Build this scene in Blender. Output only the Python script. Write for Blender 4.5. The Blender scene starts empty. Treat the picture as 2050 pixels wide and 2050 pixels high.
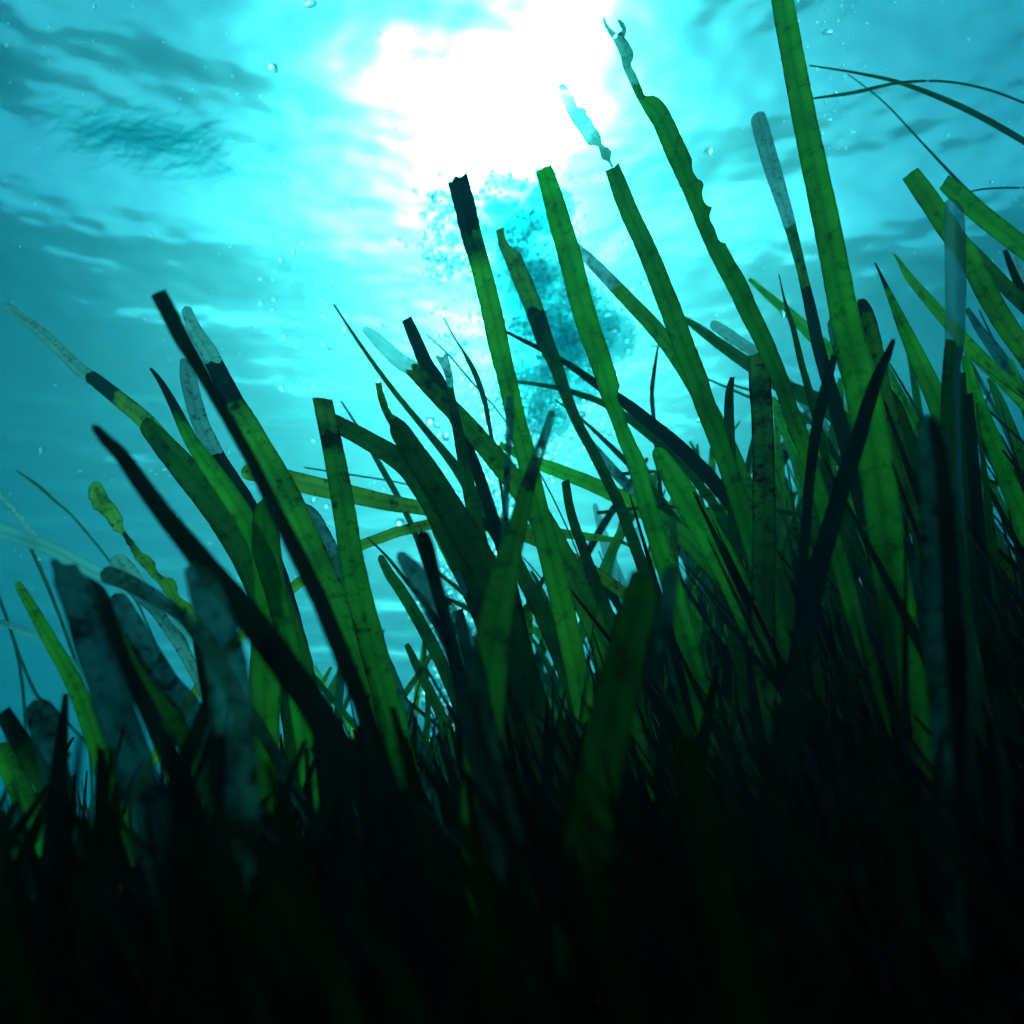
import bpy, math, random
from mathutils import Vector, noise

random.seed(11)
S = bpy.context.scene
COL = S.collection
R = math.radians

# ------------------------------------------------------------------ camera, sky, sun, exposure
CAM = Vector((0, 0, .45))
PITCH = R(25)
FPX = 1775.0                      # focal length in pixels of the 2050 px photograph
cam = bpy.data.cameras.new('camera')
co = bpy.data.objects.new('camera', cam)
COL.objects.link(co)
co.location = CAM
co.rotation_euler = (R(90) + PITCH, 0, 0)
cam.lens = 36 * FPX / 2050
cam.clip_start, cam.clip_end = .01, 500
cam.dof.use_dof = True
cam.dof.focus_distance = .62
cam.dof.aperture_fstop = 9.0
S.camera = co

SUN_EL, SUN_AZ = R(31.3), R(-1.5)
w = bpy.data.worlds.new('World')
S.world = w
w.use_nodes = True
sk = w.node_tree.nodes.new('ShaderNodeTexSky')
sk.sky_type = 'NISHITA'
sk.sun_disc = False
sk.sun_elevation = SUN_EL
sk.sun_rotation = SUN_AZ
sk.air_density = .55
sk.dust_density = 1.6
sk.ozone_density = 1.5
w.node_tree.links.new(sk.outputs[0], w.node_tree.nodes['Background'].inputs[0])
w.node_tree.nodes['Background'].inputs[1].default_value = .05
sl = bpy.data.lights.new('sun', 'SUN')
sl.energy = 5
sl.angle = R(.5)
sl.color = (1, .97, .93)
so = bpy.data.objects.new('sun', sl)
COL.objects.link(so)
so.rotation_euler = Vector((-math.sin(SUN_AZ) * math.cos(SUN_EL), -math.cos(SUN_AZ) * math.cos(SUN_EL),
                            -math.sin(SUN_EL))).to_track_quat('-Z', 'Y').to_euler()
S.view_settings.view_transform = 'Standard'
S.view_settings.look = 'None'
S.view_settings.exposure = 1.92
S.view_settings.gamma = 1
S.cycles.use_denoising = True
S.cycles.volume_bounces = 1
S.cycles.max_bounces = 12
S.cycles.transparent_max_bounces = 32

# ------------------------------------------------------------------ helpers
def new_mat(name):
    m = bpy.data.materials.new(name)
    m.use_nodes = True
    m.node_tree.nodes.clear()
    return m, m.node_tree.nodes, m.node_tree.links

def link(name, me, parent=None, loc=None):
    o = bpy.data.objects.new(name, me)
    COL.objects.link(o)
    if parent:
        o.parent = parent
    if loc is not None:
        o.location = loc
    return o

def tag(o, label=None, cat=None, group=None, kind=None):
    if label: o['label'] = label
    if cat: o['category'] = cat
    if group: o['group'] = group
    if kind: o['kind'] = kind
    return o

CP, SP = math.cos(PITCH), math.sin(PITCH)
def ray(x, y):
    """direction through a photograph pixel; its component along the optical axis is 1"""
    u, v = (x - 1025) / FPX, (1025 - y) / FPX
    return Vector((u, CP - v * SP, SP + v * CP))

def at(x, y, d):
    return CAM + ray(x, y) * d

def project(p):
    q = p - CAM
    d = q.y * CP + q.z * SP
    v = (-q.y * SP + q.z * CP) / d
    return 1025 + q.x / d * FPX, 1025 - v * FPX, d

# ------------------------------------------------------------------ water surface, seabed, water body
H = 3.0
def build_water():
    N = 260
    vs, fs = [], []
    def warp(t): return 14 * t + 46 * t ** 5
    for j in range(N + 1):
        for i in range(N + 1):
            x, y = warp(i / N * 2 - 1), warp(j / N * 2 - 1) + 6
            z = H + .10 * noise.noise(Vector((x * .5, y * .8, 1))) + .05 * noise.noise(Vector((x * 1.2 + y * .5, y * 2.2 - x * .4, 5)))
            vs.append((x, y, z))
    for j in range(N):
        for i in range(N):
            a = j * (N + 1) + i
            fs.append((a, a + 1, a + N + 2, a + N + 1))
    me = bpy.data.meshes.new('water_surface')
    me.from_pydata(vs, [], fs)
    me.shade_smooth()
    m, n, L = new_mat('sea_water')
    out = n.new('ShaderNodeOutputMaterial')
    T = (.085, .83, .82, 1)
    tc = n.new('ShaderNodeTexCoord')
    mp = n.new('ShaderNodeMapping')
    mp.inputs['Scale'].default_value = (.6, .95, 1)
    mp.inputs['Rotation'].default_value = (0, 0, R(12))
    nz = n.new('ShaderNodeTexNoise')
    nz.inputs['Scale'].default_value = 1.1
    nz.inputs['Detail'].default_value = 1.5
    bp = n.new('ShaderNodeBump')
    bp.inputs['Strength'].default_value = .45
    bp.inputs['Distance'].default_value = .4
    L.new(tc.outputs['Object'], mp.inputs[0])
    L.new(mp.outputs[0], nz.inputs[0])
    L.new(nz.outputs[0], bp.inputs['Height'])
    mp2 = n.new('ShaderNodeMapping')
    mp2.inputs['Scale'].default_value = (1.5, 2.2, 1)
    mp2.inputs['Rotation'].default_value = (0, 0, R(-14))
    n2 = n.new('ShaderNodeTexNoise')
    n2.inputs['Scale'].default_value = 1.5
    n2.inputs['Detail'].default_value = 2
    b2 = n.new('ShaderNodeBump')
    b2.inputs['Strength'].default_value = .4
    b2.inputs['Distance'].default_value = .135
    L.new(tc.outputs['Object'], mp2.inputs[0])
    L.new(mp2.outputs[0], n2.inputs[0])
    L.new(n2.outputs[0], b2.inputs['Height'])
    L.new(bp.outputs[0], b2.inputs['Normal'])
    g = []
    for rough in (.46, .22):
        b = n.new('ShaderNodeBsdfGlass')
        b.inputs['Color'].default_value = T
        b.inputs['Roughness'].default_value = rough
        b.inputs['IOR'].default_value = 1.33
        L.new(b2.outputs[0], b.inputs['Normal'])
        g.append(b)
    gm = n.new('ShaderNodeMixShader')
    gm.inputs[0].default_value = .62
    L.new(g[0].outputs[0], gm.inputs[1])
    L.new(g[1].outputs[0], gm.inputs[2])
    tr = n.new('ShaderNodeBsdfTransparent')
    tr.inputs[0].default_value = (.08, .55, .5, 1)
    mx = n.new('ShaderNodeMixShader')
    mx.inputs[0].default_value = .075
    L.new(gm.outputs[0], mx.inputs[1])
    L.new(tr.outputs[0], mx.inputs[2])
    L.new(mx.outputs[0], out.inputs[0])
    me.materials.append(m)
    tag(link('water_surface', me), kind='structure', label='rippled sea surface seen from below with sun glow')

def build_seabed():
    N = 80
    vs, fs = [], []
    for j in range(N + 1):
        for i in range(N + 1):
            t, s = i / N * 2 - 1, j / N * 2 - 1
            x, y = 8 * t + 50 * t ** 3, 8 * s + 50 * s ** 3 + 6
            vs.append((x, y, -.03 + .03 * noise.noise(Vector((x * 1.5, y * 1.5, 0)))))
    for j in range(N):
        for i in range(N):
            a = j * (N + 1) + i
            fs.append((a, a + 1, a + N + 2, a + N + 1))
    me = bpy.data.meshes.new('seabed')
    me.from_pydata(vs, [], fs)
    me.shade_smooth()
    m, n, L = new_mat('seabed_mat')
    out = n.new('ShaderNodeOutputMaterial')
    d = n.new('ShaderNodeBsdfDiffuse')
    nz = n.new('ShaderNodeTexNoise'); nz.inputs['Scale'].default_value = 9
    cr = n.new('ShaderNodeValToRGB')
    cr.color_ramp.elements[0].color = (.012, .016, .008, 1)
    cr.color_ramp.elements[1].color = (.05, .05, .03, 1)
    L.new(nz.outputs[0], cr.inputs[0]); L.new(cr.outputs[0], d.inputs[0]); L.new(d.outputs[0], out.inputs[0])
    me.materials.append(m)
    tag(link('seabed', me), kind='structure', label='dark seabed under the seagrass')

def build_haze():
    vs = [(x, y, z) for z in (-1.2, H + .35) for y in (-56, 68) for x in (-62, 62)]
    fs = [(0, 2, 3, 1), (4, 5, 7, 6), (0, 1, 5, 4), (2, 6, 7, 3), (0, 4, 6, 2), (1, 3, 7, 5)]
    me = bpy.data.meshes.new('haze')
    me.from_pydata(vs, [], fs)
    m, n, L = new_mat('water_haze')
    out = n.new('ShaderNodeOutputMaterial')
    v = n.new('ShaderNodeVolumePrincipled')
    v.inputs['Color'].default_value = (.01, .17, .25, 1)
    v.inputs['Density'].default_value = .135
    v.inputs['Anisotropy'].default_value = .55
    L.new(v.outputs[0], out.inputs['Volume'])
    me.materials.append(m)
    tag(link('haze', me), kind='stuff', label='pale blue green sea water filling the scene')

build_water()
build_seabed()
build_haze()

# ------------------------------------------------------------------ blade materials
def blade_mat(name, dif, tra, spot_col, spots=.5, scale=120, edge=.6, tmix=.6, veins=.25, clear=0, blotch=0, drift=.015):
    m, n, L = new_mat(name)
    out = n.new('ShaderNodeOutputMaterial')
    tc = n.new('ShaderNodeTexCoord')
    oi = n.new('ShaderNodeObjectInfo')
    off = n.new('ShaderNodeVectorMath'); off.operation = 'ADD'
    L.new(tc.outputs['Object'], off.inputs[0])
    mulr = n.new('ShaderNodeMath'); mulr.operation = 'MULTIPLY'; mulr.inputs[1].default_value = 13
    L.new(oi.outputs['Random'], mulr.inputs[0]); L.new(mulr.outputs[0], off.inputs[1])
    # fine spots
    nz = n.new('ShaderNodeTexNoise'); nz.inputs['Scale'].default_value = scale; nz.inputs['Detail'].default_value = 4; nz.inputs['Roughness'].default_value = .7
    L.new(off.outputs[0], nz.inputs[0])
    r1 = n.new('ShaderNodeMapRange'); r1.inputs['From Min'].default_value = .52; r1.inputs['From Max'].default_value = .68
    L.new(nz.outputs[0], r1.inputs[0])
    # larger blotches, stretched
    n2 = n.new('ShaderNodeTexNoise'); n2.inputs['Scale'].default_value = scale * .28; n2.inputs['Detail'].default_value = 5
    L.new(off.outputs[0], n2.inputs[0])
    r2 = n.new('ShaderNodeMapRange'); r2.inputs['From Min'].default_value = .45; r2.inputs['From Max'].default_value = .72
    L.new(n2.outputs[0], r2.inputs[0])
    # across the blade
    sx = n.new('ShaderNodeSeparateXYZ'); L.new(tc.outputs['UV'], sx.inputs[0])
    vs = n.new('ShaderNodeMath'); vs.operation = 'MULTIPLY'; vs.inputs[1].default_value = 75
    L.new(sx.outputs[0], vs.inputs[0])
    sn = n.new('ShaderNodeMath'); sn.operation = 'SINE'; L.new(vs.outputs[0], sn.inputs[0])
    ed = n.new('ShaderNodeMath'); ed.operation = 'SUBTRACT'; ed.inputs[1].default_value = .5; L.new(sx.outputs[0], ed.inputs[0])
    ea = n.new('ShaderNodeMath'); ea.operation = 'ABSOLUTE'; L.new(ed.outputs[0], ea.inputs[0])
    er = n.new('ShaderNodeMapRange'); er.inputs['From Min'].default_value = .38; er.inputs['From Max'].default_value = .5; er.inputs['To Max'].default_value = edge
    L.new(ea.outputs[0], er.inputs[0])
    ve = n.new('ShaderNodeMapRange'); ve.inputs['From Min'].default_value = -1; ve.inputs['From Max'].default_value = 1; ve.inputs['To Max'].default_value = veins
    L.new(sn.outputs[0], ve.inputs[0])
    s1 = n.new('ShaderNodeMath'); s1.operation = 'MULTIPLY'; s1.inputs[1].default_value = spots; L.new(r1.outputs[0], s1.inputs[0])
    s2 = n.new('ShaderNodeMath'); s2.operation = 'MULTIPLY_ADD'; s2.inputs[1].default_value = blotch; L.new(r2.outputs[0], s2.inputs[0]); L.new(s1.outputs[0], s2.inputs[2])
    s3 = n.new('ShaderNodeMath'); s3.operation = 'ADD'; L.new(s2.outputs[0], s3.inputs[0]); L.new(er.outputs[0], s3.inputs[1])
    s4 = n.new('ShaderNodeMath'); s4.operation = 'ADD'; s4.use_clamp = True; L.new(s3.outputs[0], s4.inputs[0]); L.new(ve.outputs[0], s4.inputs[1])
    at_ = n.new('ShaderNodeAttribute'); at_.attribute_name = 'browning'
    bn = n.new('ShaderNodeMath'); bn.operation = 'MULTIPLY_ADD'; bn.inputs[1].default_value = 1.3; bn.inputs[2].default_value = .45; L.new(r2.outputs[0], bn.inputs[0])
    bm_ = n.new('ShaderNodeMath'); bm_.operation = 'MULTIPLY_ADD'; bm_.use_clamp = True
    L.new(bn.outputs[0], bm_.inputs[0]); L.new(at_.outputs['Fac'], bm_.inputs[1]); L.new(s4.outputs[0], bm_.inputs[2])
    s4 = bm_
    def mixc(a, b):
        x = n.new('ShaderNodeMix'); x.data_type = 'RGBA'
        x.inputs[6].default_value = (*a, 1); x.inputs[7].default_value = (*b, 1)
        L.new(s4.outputs[0], x.inputs[0])
        return x.outputs[2]
    # brightness varies a little from leaf to leaf
    rv = n.new('ShaderNodeMapRange'); rv.inputs['To Min'].default_value = .75; rv.inputs['To Max'].default_value = 1.2
    L.new(oi.outputs['Random'], rv.inputs[0])
    n3 = n.new('ShaderNodeTexNoise'); n3.inputs['Scale'].default_value = 11; n3.inputs['Detail'].default_value = 3
    L.new(off.outputs[0], n3.inputs[0])
    hv = n.new('ShaderNodeMapRange'); hv.inputs['From Min'].default_value = .3; hv.inputs['From Max'].default_value = .7
    hv.inputs['To Min'].default_value = .5 + drift; hv.inputs['To Max'].default_value = .5 - drift * 1.6
    L.new(n3.outputs[0], hv.inputs[0])
    r7 = n.new('ShaderNodeMath'); r7.operation = 'MULTIPLY'; r7.inputs[1].default_value = 7.31; L.new(oi.outputs['Random'], r7.inputs[0])
    r8 = n.new('ShaderNodeMath'); r8.operation = 'FRACT'; L.new(r7.outputs[0], r8.inputs[0])
    hr = n.new('ShaderNodeMath'); hr.operation = 'MULTIPLY_ADD'; hr.inputs[1].default_value = -drift * 2; L.new(r8.outputs[0], hr.inputs[0]); L.new(hv.outputs[0], hr.inputs[2])
    vv = n.new('ShaderNodeMapRange'); vv.inputs['From Min'].default_value = .25; vv.inputs['From Max'].default_value = .75; vv.inputs['To Min'].default_value = .7; vv.inputs['To Max'].default_value = 1.3
    n4 = n.new('ShaderNodeTexNoise'); n4.inputs['Scale'].default_value = 30; n4.inputs['Detail'].default_value = 4; L.new(off.outputs[0], n4.inputs[0]); L.new(n4.outputs[0], vv.inputs[0])
    rib = n.new('ShaderNodeMapRange'); rib.inputs['From Max'].default_value = .16; rib.inputs['To Min'].default_value = .72; rib.inputs['To Max'].default_value = 1; L.new(ea.outputs[0], rib.inputs[0])
    v1 = n.new('ShaderNodeMath'); v1.operation = 'MULTIPLY'; L.new(vv.outputs[0], v1.inputs[0]); L.new(rv.outputs[0], v1.inputs[1])
    v2 = n.new('ShaderNodeMath'); v2.operation = 'MULTIPLY'; L.new(v1.outputs[0], v2.inputs[0]); L.new(rib.outputs[0], v2.inputs[1])
    def vary(c):
        h = n.new('ShaderNodeHueSaturation'); L.new(c, h.inputs['Color']); L.new(v2.outputs[0], h.inputs['Value']); L.new(hr.outputs[0], h.inputs['Hue'])
        return h.outputs[0]
    d = n.new('ShaderNodeBsdfDiffuse'); L.new(vary(mixc(dif, spot_col)), d.inputs[0])
    t = n.new('ShaderNodeBsdfTranslucent'); L.new(vary(mixc(tra, tuple(c * .5 for c in spot_col))), t.inputs[0])
    mx = n.new('ShaderNodeMixShader'); mx.inputs[0].default_value = tmix
    L.new(d.outputs[0], mx.inputs[1]); L.new(t.outputs[0], mx.inputs[2])
    gl = n.new('ShaderNodeBsdfGlossy'); gl.inputs['Roughness'].default_value = .35; gl.inputs[0].default_value = (.25, .25, .25, 1)
    fr = n.new('ShaderNodeFresnel'); fr.inputs[0].default_value = 1.12
    bp = n.new('ShaderNodeBump'); bp.inputs['Strength'].default_value = .25; bp.inputs['Distance'].default_value = .001
    L.new(s4.outputs[0], bp.inputs['Height'])
    for b in (d, t, gl): L.new(bp.outputs[0], b.inputs['Normal'])
    m2 = n.new('ShaderNodeMixShader'); L.new(fr.outputs[0], m2.inputs[0]); L.new(mx.outputs[0], m2.inputs[1]); L.new(gl.outputs[0], m2.inputs[2])
    last = m2
    if clear:
        tr = n.new('ShaderNodeBsdfTransparent'); tr.inputs[0].default_value = (.85, 1, 1, 1)
        m3 = n.new('ShaderNodeMixShader')
        ci = n.new('ShaderNodeMath'); ci.operation = 'MULTIPLY_ADD'; ci.inputs[1].default_value = -clear; ci.inputs[2].default_value = clear; ci.use_clamp = True
        L.new(s4.outputs[0], ci.inputs[0]); L.new(ci.outputs[0], m3.inputs[0])
        L.new(last.outputs[0], m3.inputs[1]); L.new(tr.outputs[0], m3.inputs[2])
        last = m3
    L.new(last.outputs[0], out.inputs[0])
    return m

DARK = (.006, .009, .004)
M = {
    'green': blade_mat('green_blade', (.014, .038, .004), (.13, .43, .04), (.010, .028, .006), spots=.6, edge=.4, blotch=.35),
    'lush':  blade_mat('lush_blade', (.014, .042, .004), (.12, .55, .04), (.010, .045, .006), spots=.45, edge=.4, veins=.3, blotch=.3, scale=100),
    'deep':  blade_mat('deep_green_blade', (.009, .022, .004), (.04, .15, .014), DARK, spots=.6, edge=.45, blotch=.45),
    'olive': blade_mat('olive_blade', (.07, .09, .012), (.28, .34, .03), (.02, .03, .006), spots=.8, edge=.5, blotch=.3),
    'mottled': blade_mat('mottled_blade', (.05, .08, .02), (.22, .34, .05), DARK, spots=.7, edge=.6, blotch=.9, scale=150),
    'dead':  blade_mat('dead_blade', (.005, .006, .004), (.012, .022, .010), (.002, .003, .002), spots=.5, edge=.3, blotch=.5, tmix=.5),
    'pale':  blade_mat('encrusted_blade', (.30, .33, .30), (.40, .46, .40), (.03, .05, .035), spots=.75, edge=.35, scale=170, veins=.1, clear=.12, blotch=.15),
    'ghost': blade_mat('bleached_blade', (.20, .24, .23), (.26, .34, .32), (.05, .08, .07), spots=.3, edge=.3, veins=.12, clear=.35, blotch=.15),
    'veil':  blade_mat('blue_grey_blade', (.028, .042, .04), (.085, .15, .135), (.005, .008, .007), spots=.8, edge=.3, veins=.15, clear=.12, blotch=.9, scale=260),
    'shade': blade_mat('painted_shade_blade', (.003, .006, .002), (.003, .015, .001), DARK, spots=.5, edge=.4, blotch=.4),  # near-black leaf copy; the meadow's deep shade is put into its colour
    'washed': blade_mat('glare_washed_torn_leaf', (.05, .13, .07), (.14, .42, .20), (.02, .07, .04), spots=.5, edge=.4, clear=.06),  # paler leaf copy; the sun's glare is put into its colour
    'film': blade_mat('drifting_film', (.10, .13, .12), (.10, .15, .14), (.05, .08, .07), spots=.3, edge=0, veins=0, clear=.92),
    'strand': blade_mat('dark_strand', (.02, .035, .018), (.03, .07, .03), DARK, spots=.4, edge=.2, veins=0),
}

# ------------------------------------------------------------------ blade builder
def catmull(P, n):
    out = []
    m = len(P)
    for i in range(m - 1):
        p0, p1, p2, p3 = P[max(i - 1, 0)], P[i], P[i + 1], P[min(i + 2, m - 1)]
        for k in range(n):
            t = k / n
            out.append(tuple(.5 * ((2 * b) + (c - a) * t + (2 * a - 5 * b + 4 * c - d) * t * t + (-a + 3 * b - 3 * c + d) * t ** 3)
                             for a, b, c, d in zip(p0, p1, p2, p3)))
    out.append(tuple(map(float, P[-1])))
    return out

NC = 6
def ribbon_mesh(name, rows, uv_v, mat, brown=None):
    vs = [p for r in rows for p in r]
    fs = []
    for j in range(len(rows) - 1):
        for i in range(NC - 1):
            a = j * NC + i
            fs.append((a, a + 1, a + NC + 1, a + NC))
    me = bpy.data.meshes.new(name)
    me.from_pydata([tuple(v) for v in vs], [], fs)
    uv = me.uv_layers.new(name='UVMap')
    for poly in me.polygons:
        for li in poly.loop_indices:
            vi = me.loops[li].vertex_index
            uv.data[li].uv = ((vi % NC) / (NC - 1), uv_v[vi // NC])
    if brown:
        ba = me.attributes.new('browning', 'FLOAT', 'POINT')
        ba.data.foreach_set('value', [b for b in brown for _ in range(NC)])
    me.shade_smooth()
    me.materials.append(M[mat])
    return me

GROUP = 'seagrass blades rising from the meadow'
def blade(label, pts, mat='green', tip='cut', d=None, lean=None, bites=(), jag=0.0, parts=(), name='seagrass_leaf',
          cat='seagrass blade', group=GROUP, width=.015, rooted=True, twist=None):
    rs = random.Random(label + str(pts[0]))
    wmax = max(p[2] for p in pts)
    if d is None:
        d = min(max(FPX * width / wmax, .42), 1.25) * rs.uniform(.95, 1.05)
    if lean is None:
        lean = rs.uniform(-.12, .22)
    mid = ray(*pts[len(pts) // 2][:2])
    h = d * (mid.y - lean * mid.z)
    C = catmull(pts, 9)
    cen, wid = [], []
    for x, y, wpx in C:
        r = ray(x, y)
        s = h / (r.y - lean * r.z)
        cen.append(CAM + r * s)
        wid.append(max(wpx, 1.2) * s / FPX)
    # resample by length, finer at the tip
    L = [0.0]
    for a, b in zip(cen, cen[1:]): L.append(L[-1] + (b - a).length)
    tot = L[-1]
    wm = max(wid)
    step = max(.0045, tot / 110)
    pos, q = [], 0.0
    while q < tot:
        pos.append(q)
        q += step * (.35 if q < wm * 1.2 else 1)
    pos.append(tot)
    P, W = [], []
    k = 0
    for q in pos:
        while k < len(L) - 2 and L[k + 1] < q: k += 1
        t = (q - L[k]) / max(L[k + 1] - L[k], 1e-9)
        P.append(cen[k].lerp(cen[k + 1], t)); W.append(wid[k] + (wid[k + 1] - wid[k]) * t)
    n_tr = len(P)
    if rooted:                     # on down to the seabed, out of sight
        dr = (P[-1] - P[max(-8, -len(P))]).normalized()
        guard = 0
        while P[-1].z > -.02 and guard < 80:
            dr = (dr + Vector((0, 0, -.16))).normalized()
            P.append(P[-1] + dr * .035); W.append(W[-1] * .985); pos.append(pos[-1] + .035); guard += 1
    tw0 = rs.uniform(-.5, .5) if twist is None else twist
    tw1 = rs.uniform(-.5, .5) if twist is None else 0
    arch = rs.choice((-1, 1)) * rs.uniform(.05, .13)
    ox = rs.uniform(0, 99)
    rows = []
    base = P[-1].copy()
    slant = rs.uniform(-.35, .35)
    for i, (p, wv) in enumerate(zip(P, W)):
        a, b = P[max(i - 1, 0)], P[min(i + 1, len(P) - 1)]
        tg = (b - a).normalized()
        vd = (p - CAM).normalized()
        s = tg.cross(vd)
        if s.length < 1e-4: s = Vector((1, 0, 0))
        s.normalize()
        if s.x < 0: s = -s
        nrm = tg.cross(s).normalized()
        tw = tw0 + tw1 * math.sin(pos[i] * 4 + ox)
        side = s * math.cos(tw) + nrm * math.sin(tw)
        nn = tg.cross(side).normalized()
        hw = .5 * wv / math.cos(tw)
        t = min(pos[i] / tot, 1.5)
        el = er = 1.0
        if tip == 'round':
            rr = wv * .55
            if pos[i] < rr: el = er = max(.12, math.sqrt(max(0, 1 - (1 - pos[i] / rr) ** 2)))
        if jag and i < n_tr:
            el *= 1 - jag * abs(noise.noise(Vector((pos[i] * 160, ox, 0)))) * 2 - jag * .6 * rs.random()
            er *= 1 - jag * abs(noise.noise(Vector((pos[i] * 160, ox, 7)))) * 2 - jag * .6 * rs.random()
        elif i < n_tr:
            el *= 1 - .04 * rs.random() * (rs.random() > .55); er *= 1 - .04 * rs.random() * (rs.random() > .55)
        for sd, tb, dt, dep in bites:
            q = abs(t - tb) / dt
            if q < 1:
                f = dep * math.sqrt(1 - q * q)
                if sd == 'l': el -= 2 * f
                else: er -= 2 * f
        el, er = max(el, -.75), max(er, -.75)
        if el + er < .16: el = er = .08
        row = []
        for c in range(NC):
            u = c / (NC - 1)
            o = -el + (el + er) * u
            v = p + side * (hw * o) + nn * (arch * wv * (1 - o * o))
            if i == 0 and tip in ('cut', 'torn'):
                v += tg * (wv * (slant * (u - .5) + (.10 if tip == 'cut' else .5) * (rs.random() - .5)))
            row.append(v - base)
        rows.append(row)
    # split into the blade itself and its differently coloured parts
    cuts = []
    for t0, t1, pm, pn, pl in parts:
        i0 = min(range(n_tr), key=lambda i: abs(pos[i] - t0 * tot))
        i1 = min(range(n_tr), key=lambda i: abs(pos[i] - t1 * tot)) if t1 < .999 else n_tr - 1
        cuts.append((i0, i1, pm, pn, pl))
    for ib in {c[k] for c in cuts for k in (0, 1) if 0 < c[k] < n_tr - 1}:      # ragged borders between the colours
        f = [rs.uniform(-1, 1) for _ in range(NC)]
        for j in range(max(1, ib - 6), min(len(rows) - 1, ib + 7)):
            tg = (P[j + 1] - P[j - 1]).normalized()
            amp = min(.28 * W[j], 5 * (P[j + 1] - P[j]).length) * (1 - abs(j - ib) / 7)
            for c in range(NC): rows[j][c] = rows[j][c] + tg * (amp * f[c])
    start = max([c[1] for c in cuts], default=0)
    last_dark = bool(cuts) and max(cuts, key=lambda c: c[1])[2] in ('dead', 'mottled')
    brown = [math.exp(-(q - pos[start]) / (1.1 * wm)) for q in pos[start:]] if last_dark else None
    root = link(name, ribbon_mesh(name, rows[start:], pos[start:], mat, brown), loc=base)
    tag(root, label, cat, group)
    for i0, i1, pm, pn, pl in cuts:
        o = link(pn, ribbon_mesh(pn, rows[i0:i1 + 1], pos[i0:i1 + 1], pm), parent=root)
        if pl: o['label'] = pl
    return root

def strand(label, pts, mat='strand', **kw):
    kw.setdefault('d', None); kw.setdefault('tip', 'point')
    kw.setdefault('name', 'seagrass_strand'); kw.setdefault('cat', 'strand'); kw.setdefault('width', .006)
    kw.setdefault('group', 'thin strands among the blades')
    return blade(label, pts, mat, **kw)

# ------------------------------------------------------------------ blades standing out on the left
blade('slender blade at far left with long pale tip and dark band', [(12,611,14),(90,672,20),(160,740,25),(190,760,28),(240,800,31),(290,842,34),(345,905,36),(420,1000,38),(500,1110,40)], 'olive', 'round', d=.95,
      parts=((0,.345,'pale','pale_tip','pale bleached tip'),(.345,.44,'dead','dark_band','black band')))
blade('wide flat green blade under the pale tipped slender blade at left', [(283,842,30),(345,912,50),(425,1005,62),(495,1105,72),(545,1210,78),(585,1330,80),(610,1480,80)], 'deep', 'round', d=.58)
blade('bright green pointed blade in front of the wide flat blade at left', [(301,737,5),(322,765,12),(348,812,19),(384,884,28),(428,946,37),(471,1007,39),(505,1065,40),(540,1150,40),(570,1260,40)], 'lush', 'point', d=.5,
      parts=((0,.2,'dead','dead_tip','dark tip'),))
blade('blurred black blade slanting across the left, nearest the lens', [(186,848,14),(212,880,24),(240,907,30),(283,968,34),(326,1026,38),(370,1080,42),(417,1138,48),(470,1200,54),(540,1290,58),(620,1400,60)], 'dead', 'round', d=.27)
blade('blurred black blade with square top at upper left', [(316,586,32),(335,620,33),(362,674,32),(398,735,27),(435,801,24),(471,866,23),(507,931,24),(545,1010,28),(590,1100,32),(640,1200,36)], 'dead', 'cut', d=.3, twist=.2)
blade('blade with pale mottled top, dark middle and bright green lower half', [(371,615,20),(391,663,28),(417,703,33),(442,754,37),(468,805,41),(490,840,44),(518,891,47),(551,949,52),(580,1004,54),(612,1075,56),(645,1152,58),(690,1250,60),(740,1380,60)], 'green', 'round', d=.55,
      parts=((0,.19,'pale','pale_tip','pale mottled tip'),(.19,.31,'dead','dark_band','dark brown band')))
blade('short pale blade dotted with black spots behind the black square topped blade', [(374,716,22),(377,754,32),(388,804,33),(402,848,33),(420,884,31),(442,924,30),(490,1000,34),(530,1080,36)], 'dead', 'round', d=.72,
      parts=((0,.55,'pale','pale_tip','pale spotted upper half'),))
blade('olive green blade with square dark edged top left of centre', [(645,798,38),(656,850,40),(668,905,42),(680,970,44),(692,1040,46),(703,1110,48),(720,1195,52),(745,1290,54),(780,1420,56)], 'green', 'cut', d=.5,
      parts=((0,.12,'mottled','dead_tip','dark mottled tip'),))
blade('yellow green blade lying almost level behind the square topped blade', [(482,942,34),(540,950,38),(600,966,39),(705,990,37),(781,1007,33),(861,1020,28),(950,1045,26),(1030,1065,24)], 'olive', 'round', d=.78, lean=.05)
blade('level yellow green blade whose end thins and curls among the stems at centre', [(1265,1096,4),(1240,1083,9),(1200,1077,14),(1150,1071,18),(1061,1060,22),(1000,1046,22),(940,1042,22)], 'olive', 'point', d=.85, lean=.05)
blade('chewed yellow blade at left with crusted club shaped tip', [(186,964,26),(200,1003,40),(228,1033,33),(240,1062,20),(262,1088,17),(283,1112,32),(308,1141,30),(337,1170,34),(360,1205,34),(385,1240,34),(430,1310,36)], 'olive', 'round', d=.8, jag=.22,
      bites=(('r',.42,.05,.3),('l',.3,.04,.3),('r',.56,.05,.4),('r',.7,.05,.3)), parts=((0,.3,'mottled','crusted_tip','crusted mottled tip'),))
blade('broad bright green leaf standing upright inside the left clump', [(528,1000,24),(530,1050,50),(535,1130,60),(540,1200,62),(535,1290,64),(530,1400,64)], 'lush', 'round', d=.46)
blade('blue grey leaf leaning behind the olive square topped blade', [(596,1012,34),(618,1040,50),(640,1085,56),(668,1140,54),(695,1190,46),(725,1250,42),(770,1340,40)], 'veil', 'round', d=.62)
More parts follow.
